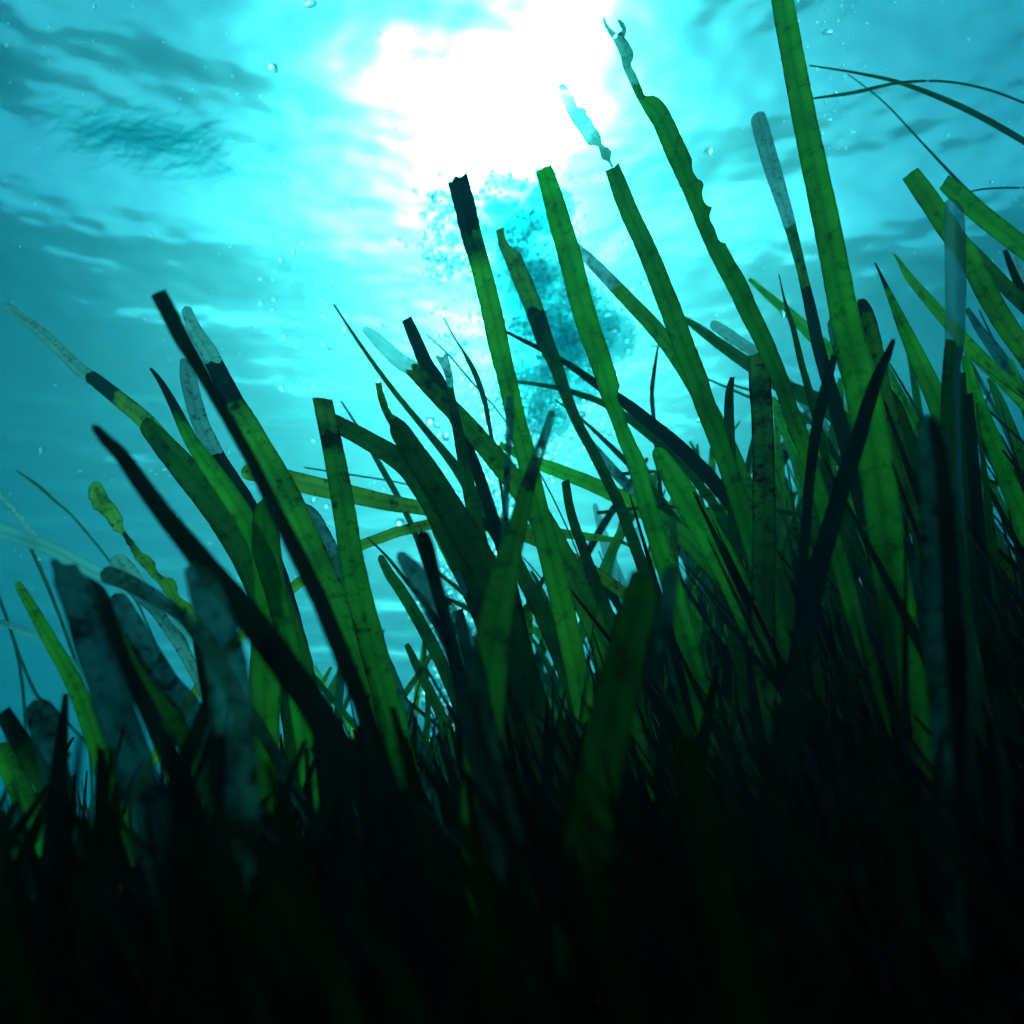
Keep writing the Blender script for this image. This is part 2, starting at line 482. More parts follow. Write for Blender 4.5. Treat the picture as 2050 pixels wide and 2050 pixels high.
blade('translucent grey blade drooping across the left edge', [(-60,1050,30),(0,1063,28),(100,1098,28),(180,1140,27),(308,1203,25),(362,1250,20),(420,1320,20)], 'ghost', 'point', d=.8)
blade('pale oval leaf with a dark spot at left', [(230,1110,24),(250,1142,42),(280,1185,36),(312,1222,24),(360,1290,24)], 'pale', 'round', d=.78)
blade('blurred grey blade with ragged top and dark blotches at lower left', [(128,1130,46),(150,1180,66),(175,1250,70),(200,1330,74),(240,1450,78),(300,1620,80)], 'veil', 'torn', d=.27, jag=.08)
blade('blurred black blade edge beside the ragged grey blade', [(168,1166,26),(200,1195,34),(222,1250,26),(250,1330,30),(300,1430,34),(360,1560,40)], 'dead', 'cut', d=.3)
blade('blurred dark grey blade bending right at lower left', [(200,1145,38),(260,1168,34),(326,1206,29),(370,1240,24),(420,1310,24)], 'veil', 'round', d=.36)
blade('blurred blue grey blade between two black stems at lower left', [(230,1186,32),(275,1268,44),(330,1360,46),(390,1430,42),(440,1540,40)], 'veil', 'round', d=.34)
blade('widest blurred blue grey leaf under the long black blade', [(388,1120,50),(417,1200,68),(446,1300,80),(464,1410,84),(472,1520,84),(476,1620,84)], 'veil', 'round', d=.235)
blade('narrow dark green blade rising in the lower left corner', [(33,1165,14),(62,1214,21),(101,1283,27),(145,1362,31),(175,1435,35),(205,1530,38),(235,1640,40)], 'green', 'round', d=.42)
blade('dark green stem right of the ragged grey blade', [(205,1200,14),(250,1290,26),(308,1380,34),(365,1470,36),(420,1580,36)], 'deep', 'point', d=.42)
strand('beaded thin strand at left', [(33,942,4),(80,975,8),(110,1003,6),(145,1033,5),(214,1116,5),(260,1180,5)], jag=.25)
strand('yellow speckled strand at the left edge', [(-20,970,8),(0,992,9),(40,1037,10),(75,1078,8),(120,1120,8)], 'pale', jag=.15)
strand('thin dark strand left of the ragged grey blade', [(62,1098,7),(94,1170,8),(118,1230,7),(150,1320,7)])
strand('bent thin dark strand low at the left edge', [(24,1272,6),(47,1333,6),(76,1395,7),(120,1433,7),(181,1496,6)])
strand('thin strand cut by the left edge', [(-8,1180,6),(14,1240,6),(30,1290,6)])
blade('black blurred pointed blade at lower left', [(132,1388,10),(122,1500,28),(112,1640,40),(100,1800,50)], 'dead', 'point', d=.28)
blade('short dark tipped green blade at the lower left edge', [(5,1425,30),(50,1500,40),(105,1590,44),(170,1710,46)], 'deep', 'cut', d=.36, parts=((0,.16,'dead','dead_tip','black tip'),))
blade('dim blue grey leaf at the lower left corner', [(68,1404,50),(90,1450,60),(105,1520,56),(120,1600,50)], 'veil', 'round', d=.33)
blade('green blade in the lower left corner under the dark tipped one', [(0,1490,36),(40,1580,42),(80,1660,42),(120,1760,42)], 'green', 'point', d=.38)
blade('pale thin blade lying out of the left edge', [(-40,1242,16),(0,1248,16),(40,1258,14),(90,1282,11),(150,1330,11)], 'ghost', 'point', d=.85)
blade('blurred dark blade crossing over the lower left stems', [(428,1372,14),(400,1450,30),(362,1545,36),(330,1630,42)], 'dead', 'point', d=.29)
blade('narrow green blade between the lower left gaps', [(250,1320,16),(290,1410,26),(330,1510,30),(370,1620,30)], 'green', 'point', d=.48)
blade('thin black stem under the wide blue grey leaf', [(385,1248,8),(402,1330,18),(412,1380,20),(425,1470,20)], 'dead', 'round', d=.38)
strand('short thin stub left of the thin black stem', [(357,1255,8),(378,1306,10),(400,1370,10)])
# centre
blade('tall blade with burnt black top in front of the bubbles', [(914,352,44),(930,410,45),(945,475,43),(960,525,41),(975,585,42),(990,650,44),(1003,712,42),(1018,770,40),(1033,840,40),(1050,900,40),(1065,970,42),(1085,1050,44),(1105,1130,46),(1130,1230,46)], 'lush', 'torn', d=.6, jag=.05, twist=.25,
      parts=((0,.16,'dead','dead_tip','burnt black tip'),))
blade('dark mottled blade with notched tip right of the burnt one', [(1001,458,17),(1010,485,27),(1024,510,34),(1042,553,36),(1070,620,37),(1090,680,35),(1110,725,29),(1135,795,23),(1158,850,21),(1185,900,21),(1215,960,22),(1240,1010,23),(1270,1090,24),(1300,1170,24)], 'deep', 'cut', d=.72, twist=.2,
      bites=(('r',.05,.045,.3),), parts=((0,.27,'mottled','dead_tip','dark veined upper part'),))
blade('smooth green blade with square top at centre, narrowing to a notch', [(1088,338,36),(1105,390,41),(1122,450,45),(1140,510,47),(1160,590,47),(1180,660,46),(1205,730,44),(1222,785,42),(1238,840,30),(1255,885,32),(1275,930,35),(1290,990,36),(1310,1060,38),(1335,1140,40)], 'lush', 'cut', d=.62, twist=.15,
      bites=(('r',.63,.02,.22),))
blade('dark sagging blade behind the olive square topped blade', [(660,842,34),(700,862,36),(745,887,38),(806,926,44),(840,970,42),(880,1040,42),(930,1140,46)], 'deep', 'cut', d=.6)
blade('broad dark green leaf with a torn stub on its shoulder', [(757,766,12),(765,800,15),(777,831,16),(786,840,24),(796,856,40),(815,885,44),(845,930,50),(880,985,54),(920,1050,58),(960,1120,62),(1000,1200,64),(1030,1290,64)], 'deep', 'torn', d=.52, twist=.1,
      parts=((0,.155,'mottled','torn_stub','thin torn stub'),))
strand('long thin straight strand rising left of centre', [(668,609,4),(727,698,8),(788,782,11),(850,858,14),(905,925,20),(945,985,26),(985,1050,30),(1040,1140,32)], 'deep', d=.8)
blade('leaning blade with see through pale tip left of centre', [(727,656,12),(745,670,22),(765,690,28),(800,722,31),(830,742,33),(875,790,35),(915,830,38),(962,882,41),(1015,945,44),(1050,990,46),(1090,1050,48),(1140,1140,48)], 'green', 'round', d=.66,
      parts=((0,.22,'ghost','pale_tip','see through pale tip'),(.22,.36,'mottled','dark_band','dark mottled band')))
blade('short dark stub crossing the pale tipped blade', [(814,638,22),(830,675,26),(853,728,29),(880,768,28),(900,815,24),(930,880,24)], 'dead', 'cut', d=.7)
blade('dark narrow blade with a flared grey tip at centre', [(884,712,24),(897,745,17),(902,780,14),(908,815,17),(916,860,21),(928,920,25),(940,985,27),(955,1060,31),(975,1150,33),(1000,1240,34)], 'deep', 'torn', d=.62,
      parts=((0,.14,'veil','flared_tip','grey flared tip'),))
strand('thin dark strand bent at a shining bubble', [(888,635,4),(908,673,4),(927,703,6),(938,722,10),(955,757,12),(970,803,11),(980,854,9),(990,900,6)], d=.75)
strand('hair thin strand left of the bent strand', [(854,670,3),(897,709,4),(944,764,4),(985,808,3)], d=.8)
blade('dark arching blade running down right through the bubbles', [(1005,660,6),(1040,678,8),(1082,699,10),(1136,728,13),(1200,773,18),(1252,807,23),(1300,845,26),(1355,890,28),(1420,955,30),(1490,1040,30)], 'dead', 'point', d=.8)
strand('thin strand level with the bubbles running right', [(1030,763,6),(1090,772,9),(1136,782,11),(1216,811,15),(1290,862,18),(1370,935,18),(1430,1010,18)], 'deep', d=.85)
strand('thin short strand below the bubbles', [(1111,800,3),(1165,840,6),(1216,887,10),(1274,945,14),(1330,1010,16)], d=.85)
blade('grey blade leaning left low behind the centre stems', [(1168,870,14),(1200,910,19),(1240,955,21),(1290,1005,21),(1350,1080,22)], 'veil', 'cut', d=.95)
blade('large blurred green blade leaning right up the middle', [(1107,820,14),(1094,862,19),(1075,918,24),(1055,980,30),(1040,1040,38),(1010,1150,56),(990,1250,68),(978,1350,76),(970,1450,78),(965,1580,80)], 'green', 'round', d=.33,
      parts=((0,.27,'veil','grey_tip','grey blurred tip'),))
strand('blurred dark sliver in front of the burnt topped blade', [(1020,792,13),(1022,840,18),(1018,890,14),(1015,960,14)], 'veil', d=.4)
blade('green blade crossing level from the centre to the right stems', [(1000,889,12),(1050,916,22),(1100,936,27),(1180,967,30),(1250,1000,33),(1310,1035,37),(1375,1080,38),(1440,1150,38)], 'lush', 'point', d=.8)
strand('tiny thin twig beside the sagging dark blade', [(683,803,3),(727,872,7),(760,930,12),(800,1000,12)], d=.9)
strand('hair thin level strand over the yellow green blade', [(609,936,3),(700,950,4),(803,967,3),(860,985,3)], d=.95)
blade('thin dark blade with square tip low at centre', [(1132,963,17),(1143,1027,19),(1169,1103,21),(1195,1175,24),(1223,1248,28)], 'deep', 'cut', d=.66)
blade('small dark blade in the blue gap left of centre', [(760,1112,14),(780,1150,21),(803,1183,23),(840,1244,26),(880,1320,26)], 'deep', 'round', d=.8)
strand('hair thin strand in the blue gap left of centre', [(735,1075,3),(775,1115,6),(810,1158,9),(850,1205,12),(890,1270,12)], d=.8)
blade('blurred pale grey leaf in the middle gap', [(797,1106,20),(830,1150,42),(868,1205,58),(905,1260,68),(930,1320,72),(950,1420,72)], 'veil', 'round', d=.3)
blade('black curled leaf tip over the blurred pale leaf', [(843,1058,22),(855,1100,34),(868,1150,28),(882,1200,26),(900,1270,26)], 'dead', 'round', d=.31)
blade('green blade right of the blurred pale leaf', [(855,1005,18),(870,1040,28),(900,1100,35),(945,1180,41),(990,1270,44),(1030,1370,44)], 'green', 'point', d=.6)
blade('short dark stub beside the blurred pale leaf', [(918,1220,18),(926,1265,22),(940,1320,24),(960,1400,24)], 'dead', 'cut', d=.6)
strand('dark strand leaning left in the middle gap', [(875,1146,8),(926,1186,10),(980,1240,10)], d=.9)
strand('lower dark strand leaning left in the middle gap', [(883,1196,7),(935,1217,12),(1000,1262,12)], d=.9)
blade('faint grey blue blade standing behind the centre right stems', [(1190,1008,9),(1207,1070,20),(1227,1135,26),(1250,1190,26),(1290,1290,26)], 'ghost', 'round', d=1.15)
blade('second faint grey blade right of the first', [(1270,1055,16),(1282,1135,19),(1300,1230,20)], 'ghost', 'cut', d=1.15)
blade('wide blurred dark green blade low in the centre', [(1292,1152,56),(1275,1230,74),(1255,1320,84),(1228,1420,88),(1205,1530,90),(1180,1680,90)], 'deep', 'torn', d=.25)
blade('blurred ragged grey scrap on the wide dark blade', [(1345,1136,32),(1335,1210,40),(1322,1280,44),(1300,1360,40)], 'veil', 'torn', d=.24, jag=.12, rooted=False)
strand('tiny upright twig among the centre bubbles', [(1318,690,3),(1310,740,8),(1305,790,9),(1310,850,9)], d=.9)
# the sun side
broken = blade('long green blade in the sun glow with a broken off tip', [(1225,334,30),(1240,375,35),(1262,430,37),(1295,500,39),(1325,575,41),(1350,640,43),(1372,700,43),(1395,760,43),(1415,820,41),(1440,885,39),(1462,950,37),(1485,1020,37),(1510,1100,38)], 'lush', 'cut', d=.62, twist=.15)  # no real break: the top stops where the sun glow hides the leaf
shred = blade('shred of torn leaf in the brightest glow above the broken blade', [(1124,170,14),(1130,188,27),(1142,208,32),(1158,232,36),(1175,258,36),(1192,282,32),(1200,292,13),(1204,298,15),(1212,306,26),(1216,313,24),(1220,322,5),(1226,335,6)], 'washed', 'torn', d=.64, jag=.18, twist=.2, rooted=False, bites=(('r',.3,.05,.2),('l',.75,.05,.2)))  # the glow's washed-out gap is shaped as a thin neck below the shred
forked = blade('tall blade right of the sun with forked and badly chewed top', [(1234,70,20),(1247,92,25),(1256,113,27),(1255,131,17),(1267,157,18),(1278,183,17),(1286,199,17),(1296,206,32),(1308,215,40),(1325,240,41),(1352,300,43),(1380,360,43),(1403,415,42),(1418,455,40),(1432,490,38),(1455,535,39),(1475,570,41),(1500,625,39),(1525,675,37),(1545,720,35),(1565,770,33),(1585,830,33),(1605,880,33),(1625,940,31),(1650,1020,31)], 'lush', 'torn', d=.6, jag=.04, twist=.15,
      bites=(('r',.395,.022,.2),('r',.455,.022,.26),('r',.5,.02,.3),('r',.535,.018,.26)),
      parts=((0,.145,'washed','chewed_tip','ragged chewed tip'),))
blade('pale speckled blade with round tip between the chewed and the big blade', [(1515,224,24),(1520,245,31),(1535,300,33),(1555,365,31),(1575,430,25),(1592,490,21),(1608,555,19),(1625,630,23),(1640,700,25),(1660,770,27),(1680,840,29),(1705,930,30)], 'dead', 'round', d=.75, twist=.2,
      parts=((0,.36,'pale','pale_tip','pale speckled upper part'),(.36,.55,'mottled','mottled_band','mottled middle part')))
blade('biggest green blade running out of the top edge at right', [(1553,-120,42),(1565,-10,43),(1590,130,45),(1617,270,48),(1647,410,51),(1671,530,53),(1690,630,56),(1707,700,60),(1725,780,65),(1740,850,67),(1755,940,68),(1770,1050,68)], 'lush', 'cut', d=.5, twist=.12, lean=.05)
blade('thin branch like blade behind the chewed blade going down right', [(1500,558,8),(1545,598,15),(1590,636,21),(1640,684,25),(1690,722,27),(1760,790,28)], 'lush', 'point', d=.95)
blade('blade with pale top leaning left behind the square topped centre blade', [(1152,492,16),(1180,520,23),(1205,545,26),(1260,603,29),(1305,650,31),(1345,700,33),(1385,760,35),(1430,840,36)], 'green', 'point', d=.8,
      parts=((0,.26,'veil','grey_tip','greyish top'),))
blade('thin greyish blade passing behind the broken blade', [(1370,637,10),(1405,662,19),(1440,688,22),(1500,730,26),(1560,770,29),(1640,806,35),(1710,862,36)], 'deep', 'point', d=.9)
blade('short pale stub right of the broken blade', [(1423,646,18),(1450,664,23),(1480,685,23),(1510,705,21),(1560,750,21)], 'pale', 'round', d=.95)
blade('upright olive blade with dark right edge and square top', [(1518,703,38),(1521,760,43),(1525,830,43),(1528,900,43),(1529,980,45),(1530,1060,46),(1528,1160,46)], 'mottled', 'cut', d=.52, twist=.2)
blade('small upright green blade left of the upright olive blade', [(1466,755,9),(1460,790,17),(1460,860,21),(1464,940,21),(1468,1020,22),(1472,1120,22)], 'deep', 'point', d=.6)
blade('dark blade leaning right across the big green blade', [(1789,680,8),(1775,715,17),(1757,755,23),(1735,820,28),(1715,890,31),(1690,960,33),(1670,1030,35),(1640,1130,40)], 'dead', 'point', d=.4)
blade('dark narrow blade leaning right beside the big green blade', [(1671,710,12),(1656,765,20),(1640,830,22),(1628,900,21),(1620,970,20)], 'dead', 'cut', d=.45)
blade('brown stained blade with dark rounded tip behind the big green blade', [(1720,600,20),(1733,630,31),(1745,680,35),(1755,730,35),(1768,790,35),(1790,870,35)], 'olive', 'round', d=.6,
      parts=((0,.12,'dead','dead_tip','dark rounded tip'),))
blade('grey green stub left of the big green blade', [(1667,636,22),(1675,670,29),(1690,720,31),(1715,790,31)], 'veil', 'round', d=.72)
blade('spear pointed green blade right of the brown stained blade', [(1752,526,3),(1778,583,11),(1806,648,23),(1825,690,29),(1848,740,35),(1875,800,39),(1895,860,41),(1918,940,43)], 'lush', 'point', d=.66,
      parts=((0,.15,'dead','dead_tip','thin dark tip'),))
blade('long pointed blade crossing the grey upright blade at right', [(1788,507,3),(1800,522,7),(1820,555,15),(1865,608,21),(1915,665,25),(1966,720,27),(2012,763,29),(2070,822,31)], 'green', 'point', d=.7)
blade('grey bleached upright blade at right, see through', [(1909,402,30),(1911,440,37),(1913,520,39),(1913,600,38),(1911,680,36),(1905,740,34),(1903,830,36),(1905,950,38)], 'deep', 'round', d=.44,
      parts=((0,.6,'ghost','bleached_tip','grey bleached upper part'),))
blade('square topped dark green blade left of the grey upright blade', [(1822,347,34),(1850,386,38),(1880,430,40),(1910,475,40),(1940,515,40),(1975,585,40),(2010,645,40),(2060,715,40)], 'green', 'cut', d=.62)
blade('square topped blade slanting out of the right edge', [(1889,364,28),(1920,391,35),(1960,426,37),(2010,466,37),(2070,512,38)], 'green', 'cut', d=.65)
blade('green blade below it slanting out of the right edge', [(1930,478,14),(1965,520,23),(2000,560,27),(2060,618,29)], 'deep', 'point', d=.75)
blade('small dark stub at the right edge', [(2012,500,9),(2025,535,13),(2045,580,17),(2080,640,17)], 'dead', 'cut', d=.8)
blade('pale dotted narrow blade at the right edge', [(2033,508,10),(2042,550,14),(2058,610,15)], 'pale', 'round', d=.85)
blade('long green blade bending to the lower right edge', [(1932,712,14),(1945,770,25),(1965,830,31),(1990,890,33),(2020,970,35),(2055,1050,37)], 'lush', 'point', d=.6)
blade('dark topped green blade under the grey upright blade', [(1914,745,34),(1915,830,41),(1925,920,43),(1935,1010,45),(1945,1120,47)], 'deep', 'torn', d=.55)
blade('blurred black blade with blue grey edge nearest the lens at right', [(1850,828,32),(1866,880,60),(1875,960,66),(1880,1050,70),(1885,1150,74),(1890,1260,76)], 'veil', 'round', d=.26)
blade('blurred black leaf lying on the blue grey edged one', [(1862,836,16),(1878,890,26),(1888,960,28),(1896,1050,32),(1902,1150,34),(1908,1260,36)], 'dead', 'round', d=.25)
strand('hair thin upright strand with a fuzzy white speck', [(1559,548,2),(1568,590,4),(1576,620,8),(1590,665,11),(1605,730,13),(1622,790,15),(1640,865,15)], 'deep', d=.7)
strand('hair thin strand right of the spear blade foot', [(1781,727,3),(1812,780,5),(1843,836,7),(1880,910,8)], d=.8)
blade('small green blade behind the dark leaning blade', [(1776,730,6),(1800,785,16),(1830,842,20),(1865,910,20)], 'green', 'point', d=.8)
blade('broad dark leaf at the foot of the spear blade', [(1772,780,20),(1790,830,42),(1810,890,46),(1838,975,48)], 'deep', 'round', d=.58)
blade('short yellow leaf lying level among the right stems', [(1562,890,16),(1600,893,22),(1640,903,21),(1690,922,19),(1740,960,18)], 'olive', 'round', d=.9)
blade('wide bright green leaf low right of centre', [(1314,895,22),(1330,925,38),(1360,975,50),(1395,1035,54),(1430,1090,56),(1470,1165,58)], 'lush', 'round', d=.55)
strand('upper thin level strand between the right stems', [(1415,758,4),(1500,795,6),(1580,825,9),(1650,858,12)], 'deep', d=1.0)
strand('lower thin level strand between the right stems', [(1466,770,4),(1540,796,6),(1620,838,7),(1690,890,8)], 'deep', d=1.0)
strand('long level strand low across the right stems', [(1195,1027,7),(1320,1014,7),(1420,1020,8),(1510,1015,9),(1640,1040,10),(1770,1067,12),(1850,1110,12)], d=.62)
strand('short level strand beside the wide bright leaf', [(1245,949,8),(1330,944,7),(1400,960,7)], d=.9)
strand('thin level strand near the right edge', [(1970,958,7),(2060,992,7)], d=.7)
blade('narrow dark blade low at the right edge', [(1980,757,8),(2000,800,17),(2030,870,19),(2058,935,21)], 'deep', 'point', d=.8)
blade('faint grey blue blade behind the right stems', [(1935,618,10),(1965,665,17),(1995,705,23),(2030,760,27),(2070,830,27)], 'veil', 'point', d=.95)
strand('hair thin strand at the right behind the grey upright blade', [(1960,620,3),(1988,680,5),(2015,740,6)], d=1.0)
blade('dark stub low at the right edge', [(2035,933,10),(2042,975,15),(2058,1045,21)], 'dead', 'round', d=.7)
blade('dark narrow upright stem right of the grey upright blade', [(1938,788,17),(1942,850,21),(1950,950,23),(1960,1060,24)], 'dead', 'cut', d=.5)
W4 = dict(group='curved filaments drifting at upper right', name='drifting_filament', cat='filament', rooted=False, d=.9)
strand('longest curved filament at upper right, thickening to the edge', [(1620,131,3),(1710,145,5),(1800,165,8),(1900,203,11),(1985,245,12),(2075,298,12)], **W4)
strand('filament arching level at upper right from the big blade', [(1622,198,4),(1710,185,8),(1800,166,6),(1890,163,5),(1980,180,5),(2070,214,5)], jag=.1, **W4)
strand('straight filament running down to the right edge', [(1697,148,2),(1770,205,3),(1850,290,4),(1930,375,7),(1990,430,8),(2075,503,9)], **W4)
strand('short level filament touching the right edge', [(1933,385,3),(1985,377,4),(2075,376,4)], **W4)

def as_part(o, root, nm, lab):
    for k in ('label', 'category', 'group'):
        if k in o: del o[k]
    o.name = nm
    o['label'] = lab
    o.location = o.location - root.location
    o.parent = root
as_part(shred, broken, 'torn_shred', 'torn shred hanging on in the glow')
for pts in ([(1208,35,4),(1212,48,6),(1221,62,9),(1230,72,13)], [(1238,40,5),(1247,52,10),(1250,61,9),(1243,73,15)]):
    as_part(blade('prong', pts, 'washed', 'point', d=.61, lean=.1, rooted=False, twist=.15), forked, 'torn_prong', 'thin torn prong')
# ------------------------------------------------------------------ slender blades in the tangle, each its own object
SIL = [(-200,1500),(0,1500),(250,1520),(450,1430),(700,1360),(900,1350),(1000,1330),(1300,1230),(1500,1130),(1700,1050),(2050,1000),(2300,1000)]
def sil(x):
    for (a, ya), (b, yb) in zip(SIL, SIL[1:]):
        if a <= x <= b: return ya + (yb - ya) * (x - a) / (b - a)
    return SIL[0][1] if x < 0 else SIL[-1][1]
LAND = [(430,'the bright upright leaf'),(560,'the mottled top blade'),(690,'the olive square topped blade'),(880,'the stub shouldered leaf'),(1010,'the green blurred leaf'),(1080,'the burnt topped blade'),
        (1190,'the notch tipped blade'),(1290,'the square topped centre blade'),(1380,'the wide bright leaf'),(1465,'the broken sunlit blade'),(1528,'the upright mottled blade'),(1620,'the forked chewed blade'),
        (1690,'the dark blade leaning right'),(1755,'the biggest blade'),(1830,'the spear pointed blade'),(1885,'the black blurred blade'),(1930,'the bleached upright blade'),(2010,'the right edge blade')]
LOOK = {'deep': 'dark green', 'green': 'green', 'dead': 'blackish', 'strand': 'grey green', 'olive': 'yellowish'}
TIPS = {'point': 'sharp', 'round': 'round', 'cut': 'square'}
rt = random.Random(5)
for k in range(175):
    x = rt.triangular(880, 2040, 1650) if k < 147 else rt.uniform(300, 950)
    up = rt.uniform(20, 330 if x > 1250 else 170) * (1 if k < 147 else .6)
    y = sil(x) - up
    sl_ = rt.gauss(.38, .3)
    if rt.random() < .18: sl_ = -rt.uniform(.2, .7)
    wv = rt.choice((rt.uniform(6, 14), rt.uniform(12, 26)))
    ln = rt.uniform(260, 460)
    bend = rt.uniform(-.12, .12)
    pts = [(x, y, wv * .45), (x + sl_ * ln * .12, y + ln * .12, wv * .8), (x + sl_ * ln * .5 + bend * ln * .3, y + ln * .5, wv), (x + sl_ * ln * .85, y + ln, wv * 1.1)]
    mt, tp = rt.choice(('deep', 'deep', 'green', 'green', 'dead', 'strand', 'olive')), rt.choice(('point', 'round', 'cut'))
    xm = pts[2][0]
    near_by = min(LAND, key=lambda q: abs(q[0] - xm))
    lab = '%s %s %s tipped blade leaning %s %s %s' % ('slim' if wv > 16 else 'thin', LOOK[mt], TIPS[tp], 'left' if sl_ > 0 else 'right',
                                                     'high behind' if up > 150 else 'low behind', near_by[1])
    blade(lab, pts, mt, tp, d=rt.uniform(.7, 1.35), group='slender blades in the tangle')

# ------------------------------------------------------------------ the dark meadow: too many to count
def build_meadow():
    rm = random.Random(3)
    vs, fs, uvs = [], [], []
    made = tries = 0
    kinds = []
    while made < 34000 and tries < 160000:
        tries += 1
        back = tries % 5 == 0                  # unseen meadow round and behind the lens, added to block sky light
        if back:
            y, x = rm.uniform(-2.2, .5), rm.uniform(-2.4, 2.4)
            if math.hypot(x, y) < .22 or (y > -.1 and abs(x) < .45 + y): continue
        else:
            y = .34 + 4.2 * rm.random() ** 1.5
            x = rm.uniform(-1, 1) * (.35 + .85 * y)
        near = tries % 4 == 0 or tries % 7 == 0
        if near:                               # dark leaves close to the lens, added to black out the bottom
            y = rm.uniform(.13, .34); x = rm.uniform(-1, 1) * (.15 + .8 * y)
        hgt = rm.uniform(.6, 1.1) + (.2 if back else 0)  # taller behind the lens, to cut light from above
        lx, ly = rm.gauss(-.22, .16) * hgt, rm.gauss(.02, .14) * hgt
        tipp = Vector((x + lx, y + ly, hgt))
        px, py, dd = project(tipp)
        if back and y < -.1: px, py, dd = 1000, 9e9, 9
        if dd < (.1 if near else .3): continue
        lim = sil(px) + abs(rm.gauss(0, 70)) + ((25 if px < 1000 else 110) if near else 0)
        high = (not near) and px > 960 and y < 2.2 and tries % 2 == 1
        if high: lim -= rm.uniform(60, 230 if px < 1250 else 360)
        elif not near: lim += 45 * max(0, y - 1.2)
        if py < lim:                       # keep under the canopy line
            hgt *= rm.uniform(.3, .65) if near else rm.uniform(.55, .8)
            tipp = Vector((x + lx * .7, y + ly * .7, hgt))
            px, py, dd = project(tipp)
            if dd < (.1 if near else .3) or py < lim: continue
        made += 1
        kinds.append((0, 1)[made % 2] if near else (0, 0, 1, 2)[made % 4])  # near leaves take only the near-black colours, as painted shade
        wv = rm.uniform(.007, .012) if high else rm.uniform(.009, .018)
        ang = rm.uniform(-.9, .9)
        n = 8
        b0 = len(vs)
        for j in range(n + 1):
            t = j / n
            c = Vector((x + (tipp.x - x) * t ** 1.6, y + (tipp.y - y) * t ** 1.6, -.02 + (hgt + .02) * t))
            a = ang + .6 * t
            sd = Vector((math.cos(a), math.sin(a), 0)) * wv * .5 * (1 if t < .72 else max(.12, ((1 - t) / .28) ** .7))
            vs.append(c - sd); vs.append(c + sd)
        for j in range(n):
            a = b0 + j * 2
            fs.append((a, a + 1, a + 3, a + 2))
    me = bpy.data.meshes.new('seagrass_meadow')
    me.from_pydata([tuple(v) for v in vs], [], fs)
    uv = me.uv_layers.new(name='UVMap')
    for poly in me.polygons:
        for li in poly.loop_indices:
            uv.data[li].uv = (me.loops[li].vertex_index % 2, 0)
    me.shade_smooth()
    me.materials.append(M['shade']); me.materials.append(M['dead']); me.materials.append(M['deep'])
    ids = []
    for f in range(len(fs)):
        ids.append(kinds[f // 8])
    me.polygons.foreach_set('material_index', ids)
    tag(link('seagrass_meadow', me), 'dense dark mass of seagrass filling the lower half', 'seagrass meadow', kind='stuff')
build_meadow()

# ------------------------------------------------------------------ bubbles
def bubble_mat():
    m, n, L = new_mat('air_bubble')
    out = n.new('ShaderNodeOutputMaterial')
    g = n.new('ShaderNodeBsdfGlass'); g.inputs['IOR'].default_value = .75; g.inputs['Roughness'].default_value = .04
    tr = n.new('ShaderNodeBsdfTransparent')
    mx = n.new('ShaderNodeMixShader'); mx.inputs[0].default_value = .05
    L.new(g.outputs[0], mx.inputs[1]); L.new(tr.outputs[0], mx.inputs[2])
    L.new(mx.outputs[0], out.inputs[0])
    return m
BUB = bubble_mat()
def glint_mat():
    m, n, L = new_mat('glinting_bubble')
    out = n.new('ShaderNodeOutputMaterial')
    d = n.new('ShaderNodeBsdfRefraction'); d.inputs['IOR'].default_value = 1.2; d.inputs['Roughness'].default_value = .4
    L.new(d.outputs[0], out.inputs[0])
    return m
GLINT = glint_mat()

def ico(sub):
    import bmesh
    bm = bmesh.new()
    bmesh.ops.create_icosphere(bm, subdivisions=sub, radius=1)
    v = [x.co.copy() for x in bm.verts]
    f = [tuple(y.index for y in x.verts) for x in bm.faces]
    bm.free()
    return v, f
ICO1, ICO2, ICO3, ICO4 = ico(1), ico(2), ico(3), ico(4)

def shape_mesh(name, base, mat, squash=1.0, wob=.0, seed=0):
    me = bpy.data.meshes.new(name)
    me.from_pydata([tuple(Vector((v.x, v.y, v.z * squash)) * (1 + wob * noise.noise(v * 1.3 + Vector((seed, 0, 0))))) for v in base[0]], [], base[1])
    me.shade_smooth()
    me.materials.append(mat)
    return me

# centre line of the plume in the picture: (y, x, half width), it rises at about 2.3 m from the lens
PL = [(330,1040,80),(400,1055,95),(500,1030,120),(600,1090,130),(680,1120,140),(760,1090,110),(850,1040,90),(950,1000,70),(1080,960,55),(1200,935,45),(1320,890,30),(1480,895,25)]
def plume(y):
    for (ya, xa, wa), (yb, xb, wb) in zip(PL, PL[1:]):
        if ya <= y <= yb:
            t = (y - ya) / (yb - ya)
            return xa + (xb - xa) * t, wa + (wb - wa) * t
    return PL[-1][1:]
rb = random.Random(21)
def plume_point():
    y = rb.choice((rb.uniform(330, 900), rb.uniform(450, 1000), rb.uniform(850, 1480)))
    cx, hw = plume(y)
    x = cx + hw * rb.gauss(0, .72)
    r = ray(x, y)
    return CAM + r * ((2.2 + rb.gauss(0, .12)) / r.y)
bubble_meshes = [shape_mesh('bubble', ICO3, GLINT if i % 2 else BUB, s, .12, i) for i, s in enumerate((1, .8, .65, .72))]
spots = []
